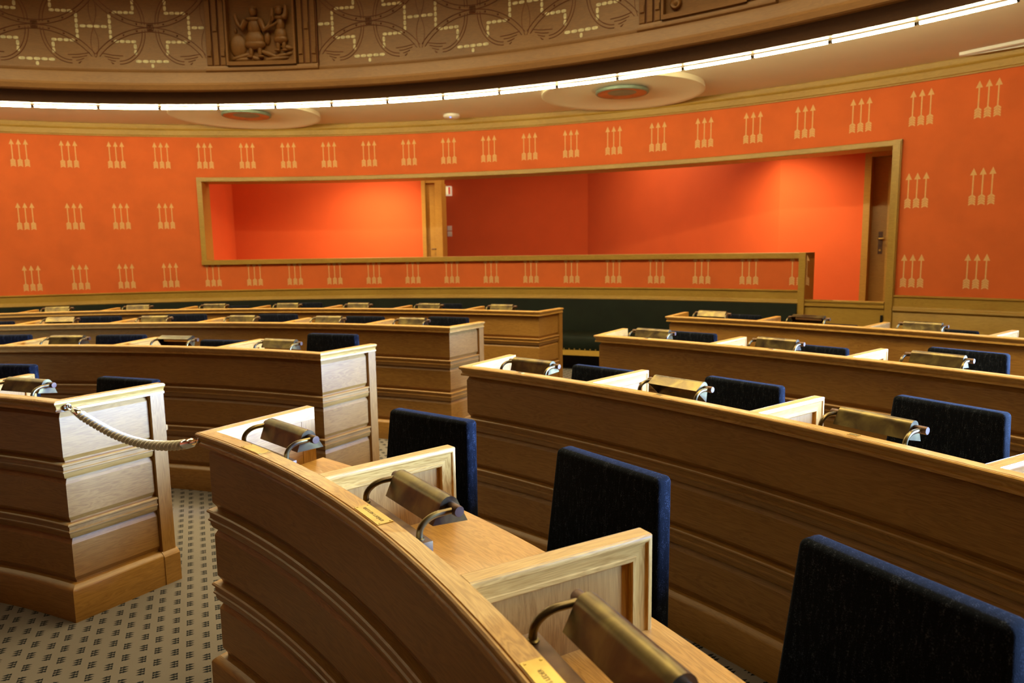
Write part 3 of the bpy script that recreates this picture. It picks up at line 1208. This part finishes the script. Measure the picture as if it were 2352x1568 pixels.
def frieze(a0, a1, nodes, name_side):
    mid = (a0 + a1) / 2
    root = thing('frieze_panel', wpol(mid, RD, 3.6), 'dark wooden frieze panel with pale inlaid crosses %s' % name_side, 'panel', 'carved frieze panels')
    mb = MB()
    ring(mb, [(RD - .012, 3.60), (RD + .01, 3.60), (RD + .01, 4.62), (RD - .002, 4.62), (RD - .002, 3.655), (RD - .006, 3.648), (RD - .022, 3.644), (RD - .026, 3.63), (RD - .022, 3.60)], a0, a1)
    p = mb.build('panel_board', CARVED, root)
    inks, lin = [], MB()
    H = math.radians(CELL / 2) * RD
    for a in nodes:
        f = uvw(a)
        z = lambda v: ZN + v
        for s in (-1, 1):
            ink = MB()
            inks.append(ink)
            dashes(ink, f, (s * .412, z(-.135)), (s * .412, z(.135)), 5)
            dashes(ink, f, (s * .437, z(0)), (s * (H - .008), z(0)), 2)
            for q in (-1, 1):
                ink = MB()
                inks.append(ink)
                dashes(ink, f, (s * .385, z(q * .150)), (s * .152, z(q * .150)), 4)
                dashes(ink, f, (s * .168, z(q * .170)), (s * .168, z(q * .290)), 2)
        for q in (-1, 1):
            ink = MB()
            inks.append(ink)
            dashes(ink, f, (-.178, z(q * .355)), (.178, z(q * .355)), 5)
            dashes(ink, f, (0, z(q * .378)), (0, z(q * .425)), 1)
            # crossing bands: great circles above and below the node
            Rc = .70
            for dr in (-.022, .022):
                pts = []
                for i in range(25):
                    t = -.92 + 1.84 * i / 24
                    u, v = (Rc + dr) * sin(t), Rc + .022 - (Rc + dr) * cos(t)
                    if abs(u) < H and v < .45:
                        pts.append((u, z(q * v)))
                ribbon(lin, f, pts, .007, 0, .006)
            for s in (-1, 1):
                # scrolls
                for dr in (0, .03):
                    pts = []
                    for i in range(17):
                        t = PI / 2 * i / 16
                        pts.append((s * (.34 - (.285 - dr) * cos(t)), z(q * (-.03 - (.355 - dr) * sin(t)))))
                    ribbon(lin, f, pts, .008, 0, .005)
                for i in range(4):
                    ribbon(lin, f, [(s * (.30 + .04 * i), z(q * (-.30 - .028 * i))), (s * .40, z(q * (-.295 - .03 * i))), (s * (.52 - .03 * i), z(q * (-.275 - .03 * i)))], .007, 0, .005)
                # lens lines on the cell edge
                pts = [(s * (H - .010 - .035 * (1 - (i / 8 - 1) ** 2)), z(q * (.02 + .30 * i / 16))) for i in range(17)]
                ribbon(lin, f, pts, .006, 0, .004)
                # small studs on the bands
                for u in (.14, .28, .40):
                    v = Rc + .022 - math.sqrt(Rc * Rc - u * u)
                    ellipsoid(lin, f, (s * u, z(q * v), .003), (.011, .011, .008), 8, 4)
        for dd in (.030, .016):
            ribbon(lin, f, [(-dd, z(-dd)), (dd, z(-dd)), (dd, z(dd)), (-dd, z(dd)), (-dd, z(-dd))], .007, 0, .010)
    for ink in inks:
        ink.build('inlay', INLAY, p, flat=True)
    lin.build('scrollwork', SCROLL, p, flat=True)


frieze(7.15, 31.25, [11.11, 19.17, 27.22], 'right of the carved figures')
frieze(-25.6, -1.48, [-5.50, -13.45, -21.45], 'left of the carved figures')


def pilaster(root, a0, a1):
    w = a1 - a0
    for i in range(3):
        mb = MB()
        c = a0 + w * (i + .5) / 3
        hw = w / 3 * .34
        ring(mb, [(RD + .01, 3.67), (RD - .035, 3.67), (RD - .042, 3.68), (RD - .042, 4.60), (RD + .01, 4.62)], c - hw, c + hw, .2)
        for zc in ((3.80, 4.38), (4.06,), (3.80, 4.38))[i]:
            ring(mb, rect(RD - .055, RD, zc - .03, zc + .03), c - hw * .8, c + hw * .8, .2)
        mb.build('pilaster_rib', CARVED, root, ang=25)
    mb = MB()
    ring(mb, rect(RD - .02, RD + .01, 3.645, 4.62), a0, a1, .4)
    mb.build('pilaster_ground', SCROLL, root)


def relief(a0, a1, label, figures):
    mid = (a0 + a1) / 2
    root = thing('carved_relief', wpol(mid, RD, 3.6), label, 'carving', 'carved drum reliefs')
    pilaster(root, a0 + .05, a0 + 1.58)
    pilaster(root, a1 - 1.58, a1 - .05)
    f0, f1 = a0 + 1.64, a1 - 1.64
    mb = MB()
    ring(mb, rect(RD - .075, RD + .01, 3.665, 3.705), f0, f1, .4)
    ring(mb, rect(RD - .075, RD + .01, 4.58, 4.62), f0, f1, .4)
    ring(mb, rect(RD - .075, RD + .01, 3.665, 4.62), f0, f0 + .16, .4)
    ring(mb, rect(RD - .075, RD + .01, 3.665, 4.62), f1 - .16, f1, .4)
    mb.build('relief_frame', CARVED, root)
    mb = MB()
    ring(mb, [(RD - .045, 3.598), (RD + .01, 3.598), (RD + .01, 3.665), (RD - .05, 3.665), (RD - .058, 3.65), (RD - .058, 3.615)], a0, a1, .4)
    mb.build('relief_sill', CARVED, root)
    mb = MB()
    ring(mb, rect(RD - .01, RD + .01, 3.70, 4.60), f0 + .1, f1 - .1, .4)
    mb.build('relief_ground', CARVED, root)
    f = uvw(mid)
    mb = MB()
    if figures:
        def man(u0, hgt, armL, armR, wid):
            s = hgt
            z0 = 3.77 if u0 < 0 else 3.83
            for d in (-1, 1):                       # legs and feet
                ellipsoid(mb, f, (u0 + d * .042 * wid, z0 + .055 * s, .03), (.024, .075 * s, .022))
                ellipsoid(mb, f, (u0 + d * .055 * wid, z0 - .012, .04), (.034, .014, .026))
            ellipsoid(mb, f, (u0, z0 + .17 * s, .03), (.092 * wid, .10 * s, .045))      # tunic skirt
            ellipsoid(mb, f, (u0, z0 + .12 * s, .03), (.105 * wid, .055 * s, .045))
            ellipsoid(mb, f, (u0, z0 + .30 * s, .03), (.066 * wid, .10 * s, .042))      # chest
            ellipsoid(mb, f, (u0, z0 + .375 * s, .04), (.088 * wid, .026 * s, .040))    # collar
            ellipsoid(mb, f, (u0, z0 + .455 * s, .045), (.040, .054 * s, .042))         # head
            ellipsoid(mb, f, (u0, z0 + .49 * s, .045), (.046, .026 * s, .044))          # cap
            for arm in (armL, armR):
                tube(mb, [f(u0 + x, z0 + y * s, .06) for x, y in arm], 0, 10, rads=[.034, .029, .024, .020][:len(arm)])
                x, y = arm[-1]
                ellipsoid(mb, f, (u0 + x, z0 + y * s, .06), (.022, .024, .022))
        man(-.075, 1.0, [(-.08, .36), (-.13, .28), (-.17, .33), (-.195, .41)], [(.08, .36), (.12, .26), (.17, .29), (.195, .33)], 1.15)
        man(.215, .86, [(-.06, .38), (-.085, .31), (-.075, .40), (-.07, .47)], [(.05, .37), (.075, .40), (.08, .45), (.08, .50)], .78)
        tube(mb, [f(.03, 4.015, .07), f(.20, 4.10, .07)], .012, 8)
        ellipsoid(mb, f, (.06, 3.96, .02), (.035, .075, .03))
        ellipsoid(mb, f, (-.27, 3.88, .005), (.10, .13, .04))
        ellipsoid(mb, f, (-.29, 4.04, .01), (.02, .03, .02))
        for i, (u, v, l, q) in enumerate([(-.24, 3.765, .13, .25), (-.10, 3.75, .10, -.3), (.06, 3.79, .13, -.35), (.22, 3.77, .12, .2), (.27, 3.85, .08, -.2), (-.20, 3.735, .14, 0), (.14, 3.735, .16, .1)]):
            ellipsoid(mb, f, (u, v, .005), (l, .030, .035), rot=q)
    else:
        for s in (-1, 1):
            for zz in (3.80, 4.48):
                c = wpol(mid + s * 1.85, RD - .01, zz)
                n = Vector((WX - c.x, WY - c.y, 0)).normalized()
                q = n.to_track_quat('Z', 'Y').to_matrix()
                lathe(mb, [(.055, 0), (.055, .018), (.045, .03), (.032, .02), (.02, .02), (.012, .04), (0, .042)], c, 20, q)
        ellipsoid(mb, f, (0, 4.14, .0), (.16, .26, .05))
    mb.build('carved_scene', CARVED, root, ang=70)


relief(-1.48, 7.15, 'carved wooden relief of two figures in tunics between the inlaid panels', True)
relief(31.25, 39.9, 'carved wooden relief with round rosettes at the upper right', False)

# ceiling air discs, detector and wall luminaire
for a, w in ((-2.39, 'left'), (26.45, 'right')):
    c = wpol(a, 9.99, ZS)
    t = thing('ceiling_diffuser', c, 'round cream ceiling dish with copper disc, %s one of the two on the soffit' % w, 'ceiling vent', 'ceiling dishes')
    mb = MB()
    lathe(mb, [(.955, .014), (.962, -.046), (.950, -.050), (.90, -.036), (.80, -.016), (.68, -.002), (.55, .008), (.36, .013)], (c.x, c.y, ZS - .016), 56, None, False)
    mb.build('dish', DISHM, t, ang=50)
    mb = MB()
    lathe(mb, [(.10, .06), (.10, .035), (.30, .03), (.315, .022), (.315, -.005), (.305, -.012), (.292, -.010)], (c.x, c.y, ZS - .045), 48, None, False)
    b = mb.build('disc_rim', PATINA, t, ang=40)
    mb = MB()
    lathe(mb, [(.292, -.010), (.26, -.004), (.17, .004)], (c.x, c.y, ZS - .045), 48, None, False)
    mb.build('copper_face', COPPER, t, ang=40)
    mb = MB()
    lathe(mb, [(.17, .004), (.08, .006), (0, .006)], (c.x, c.y, ZS - .045), 40, None, False)
    mb.build('centre_grille', PATINA, t, ang=40)
c = wpol(12.5, 10.62, ZS)
t = thing('smoke_detector', c, 'small white round detector with blue light on the soffit', 'detector')
mb = MB()
lathe(mb, [(.11, 0), (.118, -.012), (.118, -.03), (.10, -.045), (.06, -.055), (0, -.057)], (c.x, c.y, ZS), 28)
mb.build('detector_body', WHITE, t, ang=40)
mb = MB()
lathe(mb, [(0, -.014), (.010, -.010), (.012, 0)], (c.x - .01, c.y - .085, ZS - .045), 10)
mb.build('status_light', LED, t)
t = thing('ceiling_luminaire', wpol(49, 10.74, ZS), 'long slim white luminaire on the soffit at the right edge', 'light')
mb = MB()
n = 24
vs, fs = [], []
for i in range(n + 1):
    s = i / n
    wd = .075 * math.sin(PI * min(max(s, .02), .98)) ** .6 + .006
    a = 45.15 + 8 * s
    for r, z in ((10.72 - wd, ZS), (10.72 - wd, ZS - .028), (10.72 - wd + .022, ZS - .034), (10.72 - wd + .026, ZS - .012), (10.72 + wd - .020, ZS - .012), (10.72 + wd - .016, ZS - .034), (10.72 + wd, ZS - .028), (10.72 + wd, ZS)):
        vs.append(wpol(a, r, z))
for i in range(n):
    for j in range(8):
        k = (j + 1) % 8
        fs.append([i * 8 + j, i * 8 + k, (i + 1) * 8 + k, (i + 1) * 8 + j])
fs += [list(range(8)), [n * 8 + j for j in range(8)]]
mb.add(vs, fs)
mb.build('housing', WHITE, t, ang=40)

# ------------------------------------------------------------------ shell: floor, ceiling dome, flank walls with windows
mb = MB()
nn = 60
vs = [Vector((-14, -8, 0)), Vector((14, -8, 0)), Vector((14, 14, 0)), Vector((-14, 14, 0))]
mb.add(vs, [[0, 1, 2, 3]])
struct(mb.build('floor', CARPET), 'beige carpet with rows of small dark arrow marks', 'floor')
mb = MB()
vs = [Vector((x, y, z)) for z in (5.5, 5.6) for x, y in ((-11, -6.2), (12, -6.2), (12, 10), (-11, 10))]
mb.add(vs, [[0, 1, 2, 3], [4, 5, 6, 7], [0, 1, 5, 4], [1, 2, 6, 5], [2, 3, 7, 6], [3, 0, 4, 7]])
struct(mb.build('ceiling_dome', SOFFIT), 'high flat ceiling over the drum', 'ceiling')
xr, xl = 10.45, -9.0
y_end = WY + RW * cos(rad(62))
wins = [(5.45, 4.1), (3.8, 2.45)]
zb, zt = .95, 3.15
mb = MB()


def slab(x, y0, y1, z0, z1, th=.3):
    box(mb, (x + th / 2, (y0 + y1) / 2, (z0 + z1) / 2), (th, abs(y1 - y0), z1 - z0))


edges = [y_end + .3] + [v for w in wins for v in w] + [-6.0]
for i in range(0, len(edges), 2):
    slab(xr, edges[i], edges[i + 1], 0, 5.5)
for y0, y1 in wins:
    slab(xr, y0, y1, 0, zb)
    slab(xr, y0, y1, zt, 5.5)
struct(mb.build('wall_right', FABRIC), 'flank wall with tall windows beyond the right edge', 'wall')
for i, (y0, y1) in enumerate(wins):
    mb = MB()
    w = .06
    for yy in (y0 - w / 2, y1 + w / 2, (y0 + y1) / 2):
        box(mb, (xr + .12, yy, (zb + zt) / 2), (.08, w, zt - zb))
    for zz in (zb + w / 2, zt - w / 2, 2.2):
        box(mb, (xr + .12, (y0 + y1) / 2, zz), (.08, y0 - y1, w))
    fr = struct(mb.build('window_%d' % (i + 1), OAKW), 'tall oak framed window in the right flank wall', 'window')
    mb = MB()
    box(mb, (xr + .12, (y0 + y1) / 2, (zb + zt) / 2), (.006, y0 - y1 - .04, zt - zb - .04))
    mb.build('pane', PANE, fr)
mb = MB()
box(mb, (xl - .15, -.3, 2.75), (.3, 11.9, 5.5))
struct(mb.build('wall_left', FABRIC), 'flank wall beyond the left edge', 'wall')
mb = MB()
box(mb, (.7, -6.15, 2.75), (20, .3, 5.5))
struct(mb.build('wall_front', CARVED), 'panelled wall behind the camera', 'wall')
mb = MB()
wallseg(mb, wpol(-62, 11.0, 0), Vector((xl, 5.5, 0)), 0, 5.5)
wallseg(mb, wpol(62, 11.0, 0), Vector((xr + .1, y_end + .1, 0)), 0, 5.5)
struct(mb.build('wall_corner', FABRIC), 'short corner walls joining the curved wall to the flanks', 'wall')


# ------------------------------------------------------------------ lights
def area(name, loc, target, sx, sy, power, col, spread=PI):
    l = bpy.data.lights.new(name, 'AREA')
    l.shape = 'RECTANGLE'
    l.size, l.size_y = sx, sy
    l.energy = power
    l.color = col
    l.spread = spread
    o = bpy.data.objects.new(name, l)
    C.objects.link(o)
    o.location = loc
    o.rotation_euler = (Vector(target) - Vector(loc)).to_track_quat('-Z', 'Y').to_euler()
    return o


DAY = (0.28, 0.50, 1.0)
for y0, y1 in wins:
    yc = (y0 + y1) / 2
    area('daylight', (xr + .55, yc, 2.2), (xr - 5, yc + .05, 1.0), 1.3, 2.3, 450, DAY, rad(46))
for a in (-62, -44, -26, -8, 10, 28, 46, 64, 82):
    p = wpol(a, 6.45, 5.3)
    area('dome_lamp', p, wpol(a, 6.3, 0), 1.6, 1.4, 84, (1.0, .81, .41), rad(119))
for a, r, pw in ((32.5, 12.4, 6), (2.6, 12.9, 6)):
    p = wpol(a, r, 3.35)
    l = bpy.data.lights.new('gallery_lamp', 'SPOT')
    l.energy = pw * 55
    l.color = (1, .72, .38)
    l.spot_size = rad(150)
    l.spot_blend = .9
    l.shadow_soft_size = .06
    o = bpy.data.objects.new('gallery_lamp', l)
    C.objects.link(o)
    o.location = p

area('gallery_fill', wpol(12, 13.6, 3.85), wpol(12, 13.6, 0), 7, 2.2, 150, (1.0, .76, .44))

w = bpy.data.worlds.new('daylight_sky')
bpy.context.scene.world = w
w.use_nodes = True
w.node_tree.nodes['Background'].inputs[0].default_value = (.45, .62, 1, 1)
w.node_tree.nodes['Background'].inputs[1].default_value = .4

# ------------------------------------------------------------------ camera
cam = bpy.data.cameras.new('camera')
cam.sensor_width = 36
cam.sensor_fit = 'HORIZONTAL'
cam.lens = 36 * 1618.17 / 2352
cam.clip_start = .02
cam.dof.use_dof = True
cam.dof.focus_distance = 2.2
cam.dof.aperture_fstop = 4.5
co = bpy.data.objects.new('camera', cam)
C.objects.link(co)
pi_, ro = .12913, -.01535
fw = Vector((0, cos(pi_), -sin(pi_)))
u0 = Vector((0, sin(pi_), cos(pi_)))
r0 = Vector((1, 0, 0))
rt = r0 * cos(ro) + u0 * sin(ro)
up = -r0 * sin(ro) + u0 * cos(ro)
co.matrix_world = Matrix(((rt.x, up.x, -fw.x, 3.8336), (rt.y, up.y, -fw.y, .8471), (rt.z, up.z, -fw.z, 1.62), (0, 0, 0, 1)))
sc = bpy.context.scene
sc.camera = co
sc.view_settings.view_transform = 'Standard'
sc.view_settings.look = 'None'
sc.view_settings.exposure = 0.0
sc.view_settings.gamma = 1.0
sc.view_settings.use_curve_mapping = False
sc.cycles.max_bounces = 6
sc.cycles.diffuse_bounces = 4
sc.cycles.glossy_bounces = 3
sc.cycles.use_denoising = True
sc.cycles.caustics_reflective = False
sc.cycles.caustics_refractive = False
sc.cycles.sample_clamp_indirect = 6
